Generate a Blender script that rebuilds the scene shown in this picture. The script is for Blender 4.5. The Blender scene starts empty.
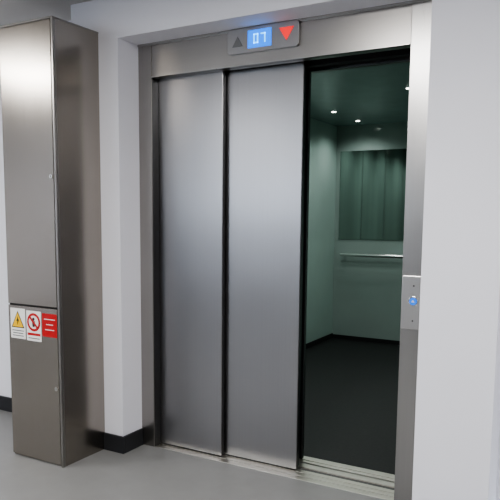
import bpy, bmesh, math
from mathutils import Vector, Matrix
S=bpy.context.scene
def link(o): S.collection.objects.link(o)
# ---------------------------------------------------------------- materials
def new_mat(name):
    m=bpy.data.materials.new(name); m.use_nodes=True
    return m, m.node_tree.nodes, m.node_tree.links, m.node_tree.nodes['Principled BSDF']
def plain(name,col,rough=.6,metal=0,emit=None,es=0,noise=0.04,scale=6,bump=0):
    m,N,L,b=new_mat(name)
    b.inputs['Roughness'].default_value=rough; b.inputs['Metallic'].default_value=metal
    tc=N.new('ShaderNodeTexCoord'); n=N.new('ShaderNodeTexNoise'); n.inputs['Scale'].default_value=scale; n.inputs['Detail'].default_value=4
    L.new(tc.outputs['Object'],n.inputs['Vector'])
    r=N.new('ShaderNodeValToRGB'); L.new(n.outputs['Fac'],r.inputs['Fac'])
    r.color_ramp.elements[0].position=.3; r.color_ramp.elements[1].position=.7
    r.color_ramp.elements[0].color=(*[c*(1-noise) for c in col],1); r.color_ramp.elements[1].color=(*[min(1,c*(1+noise)) for c in col],1)
    L.new(r.outputs['Color'],b.inputs['Base Color'])
    if bump:
        n2=N.new('ShaderNodeTexNoise'); n2.inputs['Scale'].default_value=220; L.new(tc.outputs['Object'],n2.inputs['Vector'])
        bp=N.new('ShaderNodeBump'); bp.inputs['Strength'].default_value=bump; bp.inputs['Distance'].default_value=.002
        L.new(n2.outputs['Fac'],bp.inputs['Height']); L.new(bp.outputs['Normal'],b.inputs['Normal'])
    if emit: b.inputs['Emission Color'].default_value=(*emit,1); b.inputs['Emission Strength'].default_value=es
    return m
def steel(name,col,rough=.32,streak=(110,110,.8),var=.07,cloud=.12,rv=.03,wave=0):
    m,N,L,b=new_mat(name); b.inputs['Metallic'].default_value=1
    tc=N.new('ShaderNodeTexCoord'); mp=N.new('ShaderNodeMapping'); mp.inputs['Scale'].default_value=streak
    L.new(tc.outputs['Object'],mp.inputs['Vector'])
    n=N.new('ShaderNodeTexNoise'); n.inputs['Scale'].default_value=1; n.inputs['Detail'].default_value=4; L.new(mp.outputs['Vector'],n.inputs['Vector'])
    c=N.new('ShaderNodeTexNoise'); c.inputs['Scale'].default_value=2.2; c.inputs['Detail'].default_value=3; L.new(tc.outputs['Object'],c.inputs['Vector'])
    mx=N.new('ShaderNodeMath'); mx.operation='MULTIPLY_ADD'; L.new(n.outputs['Fac'],mx.inputs[0]); mx.inputs[1].default_value=var; mx.inputs[2].default_value=1-var/2
    mc=N.new('ShaderNodeMath'); mc.operation='MULTIPLY_ADD'; L.new(c.outputs['Fac'],mc.inputs[0]); mc.inputs[1].default_value=cloud; mc.inputs[2].default_value=1-cloud/2
    mm=N.new('ShaderNodeMath'); mm.operation='MULTIPLY'; L.new(mx.outputs[0],mm.inputs[0]); L.new(mc.outputs[0],mm.inputs[1])
    vm=N.new('ShaderNodeVectorMath'); vm.operation='SCALE'; vm.inputs[0].default_value=col; L.new(mm.outputs[0],vm.inputs['Scale'])
    L.new(vm.outputs[0],b.inputs['Base Color'])
    rr=N.new('ShaderNodeMath'); rr.operation='MULTIPLY_ADD'; L.new(n.outputs['Fac'],rr.inputs[0]); rr.inputs[1].default_value=rv; rr.inputs[2].default_value=rough-rv/2
    L.new(rr.outputs[0],b.inputs['Roughness'])
    if wave:
        w=N.new('ShaderNodeTexNoise'); w.inputs['Scale'].default_value=2.5; w.inputs['Detail'].default_value=0; L.new(tc.outputs['Object'],w.inputs['Vector'])
        bp=N.new('ShaderNodeBump'); bp.inputs['Strength'].default_value=1; bp.inputs['Distance'].default_value=wave
        L.new(w.outputs['Fac'],bp.inputs['Height']); L.new(bp.outputs['Normal'],b.inputs['Normal'])
    return m
M={}
M['wall']=plain('white_paint',(.80,.80,.85),.65,noise=.012,scale=3,bump=.04)
M['walldark']=plain('reflection_darkening_grey',(.22,.22,.23),.65,noise=.012,scale=3)  # dark tone for the unseen back wall, added to darken door reflections
M['ceil']=plain('ceiling_paint',(.55,.54,.52),.8,noise=.02)
M['floor']=plain('grey_vinyl',(.23,.23,.225),.45,noise=.04,scale=9,bump=.03)
M['skirt']=plain('black_skirting',(.02,.021,.024),.4)
M['door']=steel('door_stainless',(.335,.33,.335),.31,streak=(120,120,.4),var=.07,cloud=.14,rv=.0,wave=.004)
M['frame']=steel('frame_stainless',(.36,.345,.325),.28,var=.06)
M['headersteel']=steel('header_stainless',(.36,.345,.33),.30,streak=(.8,110,110),var=.05,rv=0)
M['jamb']=steel('jamb_stainless',(.43,.42,.41),.28)
M['plate']=steel('plate_stainless',(.60,.59,.58),.3)
M['cab']=steel('cabinet_stainless',(.37,.34,.305),.23,streak=(70,70,.5),var=.12,cloud=.22,wave=.006)
M['sill']=steel('sill_aluminium',(.72,.69,.62),.4,streak=(2,200,200))
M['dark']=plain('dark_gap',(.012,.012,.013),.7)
M['groove']=plain('sill_groove',(.10,.10,.095),.6)
M['darksteel']=steel('dark_steel',(.14,.14,.14),.35)
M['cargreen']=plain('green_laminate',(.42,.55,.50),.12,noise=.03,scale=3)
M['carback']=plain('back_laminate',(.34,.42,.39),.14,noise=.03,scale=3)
M['carceil']=plain('car_ceiling',(.28,.38,.365),.25)
M['carfloor']=plain('black_rubber',(.009,.009,.009),.55,bump=.1,noise=.5,scale=60)
M['mirror']=steel('tinted_mirror_painted_highlights',(.40,.47,.44),.06,streak=(6,6,.1),var=.9)  # strong streaks in the colour stand in for soft vertical reflected highlights
M['chrome']=steel('rail_steel',(.9,.9,.88),.2)
M['lamp']=plain('lamp_glow',(1,1,1),.5,emit=(1,.97,.9),es=10)
M['blue']=plain('blue_screen',(.01,.12,.6),.3,emit=(.0,.22,1.0),es=1.3)
M['cyan']=plain('display_digit',(.3,.7,1),.3,emit=(.10,.62,1.0),es=1.7)
M['red']=plain('red_arrow',(.7,.02,.02),.3,emit=(1,.04,.04),es=.8)
M['greyarrow']=plain('unlit_arrow',(.16,.16,.16),.4)
M['disp']=steel('display_plate',(.40,.39,.39),.3)
M['labw']=plain('label_white',(.80,.79,.76),.4)
M['laby']=plain('label_yellow',(.85,.50,.01),.4)
M['labr']=plain('label_red',(.45,.006,.006),.4)
M['labk']=plain('label_black',(.02,.02,.02),.4)
M['bluebtn']=plain('button_blue',(.02,.15,.7),.3,emit=(.02,.25,1),es=.5)
M['pale']=plain('white_frame',(.8,.8,.8),.5)
M['panel']=plain('light_diffuser',(1,1,1),.5,emit=(1,.98,.96),es=6)
# ---------------------------------------------------------------- mesh helpers
def empty(name,loc):
    e=bpy.data.objects.new(name,None); e.location=loc; e.empty_display_size=.1; link(e); return e
def obj(name,bm,mat,parent=None,bevel=0,origin=None,smooth=False,seg=2):
    if origin is None:
        vs=[v.co for v in bm.verts]; origin=Vector([(min(v[i] for v in vs)+max(v[i] for v in vs))/2 for i in range(3)])
    bmesh.ops.translate(bm,verts=bm.verts,vec=-Vector(origin))
    bmesh.ops.recalc_face_normals(bm,faces=bm.faces)
    me=bpy.data.meshes.new(name); bm.to_mesh(me); bm.free()
    mats=mat if isinstance(mat,list) else [mat]
    for k in mats: me.materials.append(M[k])
    if smooth:
        for p in me.polygons: p.use_smooth=True
    o=bpy.data.objects.new(name,me); link(o); o.location=origin
    if parent: o.parent=parent; o.location=Vector(origin)-parent.location
    if bevel:
        b=o.modifiers.new('bevel','BEVEL'); b.width=bevel; b.segments=seg; b.limit_method='ANGLE'
    return o
def addbox(bm,x0,x1,y0,y1,z0,z1,mi=0):
    r=bmesh.ops.create_cube(bm,size=1)
    for v in r['verts']: v.co=Vector((x0+(v.co.x+.5)*(x1-x0),y0+(v.co.y+.5)*(y1-y0),z0+(v.co.z+.5)*(z1-z0)))
    for f in {f for v in r['verts'] for f in v.link_faces}: f.material_index=mi
def box(name,x0,x1,y0,y1,z0,z1,mat,parent=None,bevel=0):
    bm=bmesh.new(); addbox(bm,x0,x1,y0,y1,z0,z1); return obj(name,bm,mat,parent,bevel)
def addpoly(bm,pts,y,t,mi=0):
    a=[bm.verts.new((p[0],y,p[1])) for p in pts]; b=[bm.verts.new((p[0],y+t,p[1])) for p in pts]
    n=len(pts); fs=[bm.faces.new(a),bm.faces.new(b[::-1])]
    for i in range(n): fs.append(bm.faces.new((a[i],a[(i+1)%n],b[(i+1)%n],b[i])))
    for f in fs: f.material_index=mi
def circ(cx,cz,r,n=28): return [(cx+r*math.cos(2*math.pi*i/n),cz+r*math.sin(2*math.pi*i/n)) for i in range(n)]
def rrect(x0,x1,z0,z1,r,n=6):
    P=[]
    for cx,cz,a in((x1-r,z1-r,0),(x0+r,z1-r,90),(x0+r,z0+r,180),(x1-r,z0+r,270)):
        for i in range(n+1):
            t=math.radians(a+90*i/n); P.append((cx+r*math.cos(t),cz+r*math.sin(t)))
    return P
def addcyl(bm,p0,p1,r,mi=0,n=20):
    p0=Vector(p0);p1=Vector(p1);d=p1-p0
    res=bmesh.ops.create_cone(bm,cap_ends=True,segments=n,radius1=r,radius2=r,depth=d.length,matrix=Matrix.Translation((p0+p1)/2)@d.to_track_quat('Z','Y').to_matrix().to_4x4())
    for f in {f for v in res['verts'] for f in v.link_faces}: f.material_index=mi
# ---------------------------------------------------------------- dimensions
R=.1735; XL=-.09; XJ=1.4192; XW=1.5475; HH=2.10; HS=2.2834; CEIL=2.50; WY=.21
YB=-6.0; XR=4.6; XLL=-4.2
SF=R+.005
# ---------------------------------------------------------------- room shell
box('floor',XLL-.15,XR+.15,YB-.15,SF,-.12,0,'floor')
box('ceiling',XLL-.15,XR+.15,YB-.15,.60,CEIL,CEIL+.1,'ceil')
bm=bmesh.new()
addbox(bm,-.42,XL,0,.232,0,CEIL)
addbox(bm,XL,XW,0,.232,HS,CEIL)
addbox(bm,XW,1.86,0,.232,0,CEIL)
obj('wall_front',bm,'wall')
box('wall_front_left',XLL-.15,-.42,WY,.34,0,CEIL,'wall')
bm=bmesh.new(); addbox(bm,1.86,XR+.15,.232,.40,0,CEIL); obj('wall_front_right',bm,'wall')
box('wall_left',XLL-.15,XLL,YB,WY,0,CEIL,'wall')
box('wall_right',XR,XR+.15,YB,.232,0,CEIL,'wall')
bm=bmesh.new(); wx0,wx1,wz0,wz1=-3.9,-.9,1.25,2.15
addbox(bm,XLL-.15,wx0,YB-.15,YB,0,CEIL); addbox(bm,wx1,XR+.15,YB-.15,YB,0,CEIL)
addbox(bm,wx0,wx1,YB-.15,YB,0,wz0); addbox(bm,wx0,wx1,YB-.15,YB,wz1,CEIL); obj('wall_back',bm,'walldark')
bm=bmesh.new()
for x in (wx0,-2.93,-1.93,wx1-.06): addbox(bm,x,x+.06,YB-.1,YB-.04,wz0,wz1)
for z in (wz0,wz1-.06): addbox(bm,wx0,wx1,YB-.1,YB-.04,z,z+.06)
obj('window_1',bm,'pale')
box('floor.001',XLL-.15,-.42,SF,WY,-.12,0,'floor')
box('baseboard_front',-.2227,XL+.014,-.014,0,0,.10,'skirt',bevel=.003)
box('baseboard_reveal',XL,XL+.014,0,R-.004,0,.10,'skirt',bevel=.003)
box('baseboard_front_left',XLL,-.42,WY-.014,WY,0,.10,'skirt',bevel=.003)
box('baseboard_right',XW,1.86,-.014,0,0,.10,'skirt',bevel=.003)
box('baseboard_back',XLL,XR,YB,YB+.014,0,.10,'skirt')
# ---------------------------------------------------------------- lift door frame
E=empty('elevator_door_frame',(.67,R,0))
box('jamb_left',XL,0,R,.231,0,HS,'frame',E,.002)
box('jamb_left_return',-.004,.004,R+.006,.2315,0,HH,'darksteel',E)
box('jamb_right',XJ,XW,R,.231,0,HS,'jamb',E,.002)
box('header',0,XJ,R+.006,.231,HH,HS,'headersteel',E,.002)
box('header_lip',0,XJ,R-.004,R+.02,HH,HH+.006,'jamb',E,.001)
box('header_top_trim',XL,XW,R-.006,R+.006,HS-.012,HS,'jamb',E,.001)
E=empty('elevator_door_sill',(.67,.28,0))
bm=bmesh.new()
addbox(bm,-.09,XW,SF,.40,-.12,-.006,1)
for a,b in((SF,.222),(.230,.264),(.272,.305),(.345,.395)):
    addbox(bm,-.09,XW,a,b,-.02,.001,0)
obj('sill_rails',bm,['sill','groove'],E,.001)
# ---------------------------------------------------------------- landing doors
def door(name,x0,x1,y):
    bm=bmesh.new(); addbox(bm,x0,x1,y,y+.028,.008,HH+.02)
    e=empty(name,((x0+x1)/2,y,0)); obj('panel',bm,'door',e,.002)
    box('edge_strip',x1-.003,x1+.002,y+.004,y+.026,.008,HH+.02,'darksteel',e)
    box('guide_shoe',x0+.05,x1-.05,y+.008,y+.018,.001,.009,'dark',e)
door('elevator_door',-.05,.422,.235)
door('elevator_door.001',.30,.864,.275)
door('elevator_door.002',.33,.850,.315)
e=empty('elevator_car_door',(.27,.43,0)); box('panel',-.30,.828,.43,.456,.008,HH,'darksteel',e,.002)
# ---------------------------------------------------------------- floor indicator
E=empty('floor_indicator',(.69,R,2.22))
x0,x1,z0,z1=.492,.888,2.158,2.280; y=R-.014
bm=bmesh.new(); addpoly(bm,rrect(x0,x1,z0,z1,.018),y,.022); obj('plate',bm,'disp',E,.003)
bm=bmesh.new(); addbox(bm,.612,.742,y-.003,y+.004,2.178,2.262); obj('screen',bm,'blue',E)
bm=bmesh.new()
yy=y-.005
for bx,segs in((.645,'abcdef'),(.685,'abc')):
    w,h,t=.026,.046,.006; zc=2.220
    g={'a':(0,w,h-t,h),'d':(0,w,0,t),'g':(0,w,h/2-t/2,h/2+t/2),'f':(0,t,h/2,h),'e':(0,t,0,h/2),'b':(w-t,w,h/2,h),'c':(w-t,w,0,h/2)}
    for s in segs:
        a,b_,c,d=g[s]; addbox(bm,bx+a,bx+b_,yy,yy+.003,zc-h/2+c,zc-h/2+d)
obj('digits',bm,'cyan',E)
bm=bmesh.new(); addpoly(bm,[(.523,2.192),(.583,2.192),(.553,2.242)],y-.003,.004); obj('arrow_up',bm,'greyarrow',E)
bm=bmesh.new(); addpoly(bm,[(.785,2.252),(.862,2.252),(.8235,2.192)],y-.003,.004); obj('arrow_down',bm,'red',E)
# ---------------------------------------------------------------- call button plate
E=empty('call_button_panel',(1.47,R,.9))
bz=.055
bm=bmesh.new(); addpoly(bm,rrect(1.424,1.520,.785+bz,1.03+bz,.006),R-.014,.014); obj('plate',bm,'plate',E,.002)
bm=bmesh.new(); addpoly(bm,circ(1.478,.915+bz,.023),R-.017,.004); obj('button_bezel',bm,'chrome',E,.001)
bm=bmesh.new(); addpoly(bm,circ(1.478,.915+bz,.017),R-.020,.004); obj('button',bm,'bluebtn',E,.001)
bm=bmesh.new(); addpoly(bm,[(1.470,.911+bz),(1.486,.911+bz),(1.478,.922+bz)],R-.0215,.003); obj('button_arrow',bm,'labw',E)
bm=bmesh.new(); addpoly(bm,circ(1.478,.985+bz,.004,16),R-.0155,.003); addpoly(bm,circ(1.478,.825+bz,.004,16),R-.0155,.003); obj('screws',bm,'darksteel',E)
# ---------------------------------------------------------------- metal cabinet
cx0,cx1,cy0,H=-.6113,-.2227,-.3383,2.3234
E=empty('metal_cabinet',((cx0+cx1)/2,cy0/2,0))
box('carcass',cx0,cx1,cy0+.012,0,0.0,H,'cab',E,.003)
sz=.862
box('seam_painted_shade',cx0+.004,cx1-.014,cy0+.0095,cy0+.0125,sz-.02,sz+.02,'dark',E)  # black strip painted in for the shade inside the door seam
box('door_upper',cx0+.002,cx1-.016,cy0,cy0+.012,sz+.004,H-.004,'cab',E,.003)
box('door_lower',cx0+.002,cx1-.016,cy0,cy0+.012,.012,sz-.004,'cab',E,.003)
box('edge_trim',cx1-.012,cx1+.001,cy0-.001,cy0+.02,0,H,'frame',E,.002)
box('side_strip_gap',cx1-.0165,cx1-.0115,cy0+.009,cy0+.013,0.01,H-.004,'dark',E)
box('top_cap',cx0-.002,cx1+.002,cy0-.002,0,H-.003,H+.006,'frame',E,.002)
bm=bmesh.new()
for z in(1.545,.43):
    addcyl(bm,(cx1-.032,cy0+.002,z),(cx1-.032,cy0-.006,z),.010)
    addbox(bm,cx1-.0335,cx1-.0305,cy0-.0075,cy0-.005,z-.006,z+.006,1)
obj('locks',bm,['chrome','labk'],E)
# signs
ys=cy0-.0012
e=empty('electrical_warning_sign',(-.535,ys,.76))
bm=bmesh.new(); addpoly(bm,rrect(-.592,-.478,.675,.842,.004),ys,.001,0)
addpoly(bm,[(-.585,.735),(-.485,.735),(-.535,.828)],ys-.0006,.0006,2)
addpoly(bm,[(-.577,.740),(-.493,.740),(-.535,.819)],ys-.0012,.0006,1)
addpoly(bm,[(-.530,.803),(-.545,.772),(-.536,.772),(-.541,.747),(-.524,.781),(-.533,.781)],ys-.0018,.0006,2)
for k,w in enumerate((.09,.08,.085)): addbox(bm,-.535-w/2,-.535+w/2,ys-.0006,ys,.717-k*.014,.721-k*.014,2)
obj('label',bm,['labw','laby','labk'],e)
e=empty('prohibition_sign',(-.412,ys,.76))
bm=bmesh.new(); addpoly(bm,rrect(-.468,-.358,.672,.836,.004),ys,.001,0)
addpoly(bm,circ(-.413,.775,.050),ys-.0006,.0006,1); addpoly(bm,circ(-.413,.775,.036),ys-.0012,.0006,0)
addpoly(bm,circ(-.413,.792,.009,14),ys-.0018,.0006,2); addpoly(bm,[(-.424,.782),(-.402,.782),(-.405,.75),(-.421,.75)],ys-.0018,.0006,2)
addpoly(bm,[(-.444,.797),(-.435,.806),(-.382,.753),(-.391,.744)],ys-.0024,.0006,1)
addbox(bm,-.462,-.364,ys-.0006,ys,.702,.716,1); addbox(bm,-.455,-.371,ys-.0006,ys,.685,.689,2)
obj('label',bm,['labw','labr','labk'],e)
e=empty('fire_notice_sign',(-.295,ys,.77))
bm=bmesh.new(); addpoly(bm,rrect(-.350,-.242,.705,.830,.004),ys,.001,1)
for k,w in enumerate((.080,.05,.065)): addbox(bm,-.295-w/2,-.295+w/2,ys-.0006,ys,.798-k*.028,.8015-k*.028,0)
obj('label',bm,['labw','labr'],e)
# ---------------------------------------------------------------- lift car
XK=-.396; YK=3.982; HC=2.3063; XC=1.75; Y0=.48
E=empty('elevator_car',((XK+XC)/2,(Y0+YK)/2,0))
box('car_floor',XK-.03,XC+.03,Y0,YK+.03,-.06,0,'carfloor',E)
box('car_ceiling',XK-.03,XC+.03,Y0,YK+.03,HC,HC+.05,'carceil',E)
box('car_wall_left',XK-.03,XK,Y0,YK+.03,0,HC,'cargreen',E)
box('car_wall_right',XC,XC+.03,Y0,YK+.03,0,HC,'cargreen',E)
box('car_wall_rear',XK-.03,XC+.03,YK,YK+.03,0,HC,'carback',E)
box('car_front_left',XK-.03,.80,Y0-.02,Y0+.02,0,HC+.05,'frame',E)
box('car_front_right',XJ+.03,XC+.03,Y0-.02,Y0+.02,0,HC+.05,'frame',E)
box('car_front_header',.80,XJ+.03,Y0-.02,Y0+.02,HH-.0,HC+.05,'darksteel',E)
bm=bmesh.new(); addbox(bm,XK,XC,.415,Y0,-.06,-.006,1)
for a,b in((.415,.440),(.450,Y0+.02)): addbox(bm,XK,XC,a,b,-.02,.001,0)
obj('car_sill',bm,['sill','groove'],E,.001)
bm=bmesh.new()
addbox(bm,XK,XK+.010,Y0+.03,YK,0,.05); addbox(bm,XK,XC,YK-.010,YK,0,.04)
obj('kick_strip',bm,'dark',E)
bm=bmesh.new()
for yv in (1.35,2.2,3.1): addbox(bm,XK,XK+.003,yv,yv+.008,.05,HC)
obj('wall_joints',bm,'darksteel',E)
box('mirror',XK+.05,XC-.05,YK-.008,YK,1.10,2.04,'mirror',E,.002)
bm=bmesh.new(); addcyl(bm,(XK+.10,YK-.07,.935),(XC-.1,YK-.07,.935),.019)
for xx in(XK+.14,.45,1.1,XC-.14): addcyl(bm,(xx,YK-.07,.935),(xx,YK,.935),.01)
obj('handrail',bm,'chrome',E)
bm=bmesh.new(); bm2=bmesh.new()
LP=[(-.05,y) for y in(1.0,1.68,2.34,3.0,3.656)]+[(.851,y) for y in(2.22,2.88,3.54)]
for lx,ly in LP:
    addcyl(bm,(lx,ly,HC-.004),(lx,ly,HC+.002),.028); addcyl(bm2,(lx,ly,HC-.006),(lx,ly,HC-.001),.020)
obj('downlight_rims',bm,'chrome',E); obj('downlight_lamps',bm2,'lamp',E)
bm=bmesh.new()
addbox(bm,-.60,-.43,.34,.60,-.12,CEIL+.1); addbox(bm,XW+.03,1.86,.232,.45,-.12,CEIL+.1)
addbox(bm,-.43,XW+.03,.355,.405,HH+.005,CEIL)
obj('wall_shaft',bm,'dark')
# ---------------------------------------------------------------- lights
def area(name,loc,sx,sy,w,col=(1,1,1)):
    l=bpy.data.lights.new(name,'AREA'); l.shape='RECTANGLE'; l.size=sx; l.size_y=sy; l.energy=w; l.color=col
    o=bpy.data.objects.new(name,l); o.location=loc; link(o); return o
for i,(lx,ly) in enumerate([(1.0,-1.7),(-1.8,-1.7),(1.0,-4.2),(-1.8,-4.2),(3.4,-1.7)]):
    e=empty('ceiling_light_panel' if i==0 else 'ceiling_light_panel.%03d'%i,(lx,ly,CEIL))
    box('trim',lx-.32,lx+.32,ly-.32,ly+.32,CEIL-.012,CEIL,'pale',e,.002)
    box('diffuser',lx-.29,lx+.29,ly-.29,ly+.29,CEIL-.016,CEIL-.011,'panel',e)
    a=area('lamp',(0,0,-.03),.56,.56,40,(1,.985,.97)); a.parent=e
for i,(lx,ly) in enumerate(LP):
    l=bpy.data.lights.new('downlight','SPOT'); l.energy=12; l.spot_size=math.radians(150); l.spot_blend=.9; l.shadow_soft_size=.03; l.color=(.95,1,.98)
    o=bpy.data.objects.new('downlight_bulb',l); link(o); o.parent=E; o.location=Vector((lx,ly,HC-.02))-E.location
w=bpy.data.worlds.new('World'); S.world=w; w.use_nodes=True
w.node_tree.nodes['Background'].inputs[0].default_value=(.76,.86,1,1); w.node_tree.nodes['Background'].inputs[1].default_value=7.0
S.view_settings.look='AgX - Medium High Contrast'
# ---------------------------------------------------------------- camera
yaw,pit,rol=map(math.radians,(30.6382,-6.7130,.3095))
f,cx,cy=649.192,226.881,291.653
F=Vector((-math.sin(yaw)*math.cos(pit),math.cos(yaw)*math.cos(pit),math.sin(pit)))
Rr=Vector((math.cos(yaw),math.sin(yaw),0)); U=Rr.cross(F)
R2=Rr*math.cos(rol)+U*math.sin(rol); U2=-Rr*math.sin(rol)+U*math.cos(rol)
cam=bpy.data.cameras.new('camera'); co=bpy.data.objects.new('camera',cam); link(co)
co.matrix_world=Matrix(((R2.x,U2.x,-F.x,2.2365),(R2.y,U2.y,-F.y,-2.7761),(R2.z,U2.z,-F.z,1.3523),(0,0,0,1)))
cam.sensor_width=36; cam.lens=f/500*36; cam.shift_x=(250-cx)/500; cam.shift_y=(cy-250)/500; cam.clip_start=.02
S.camera=co
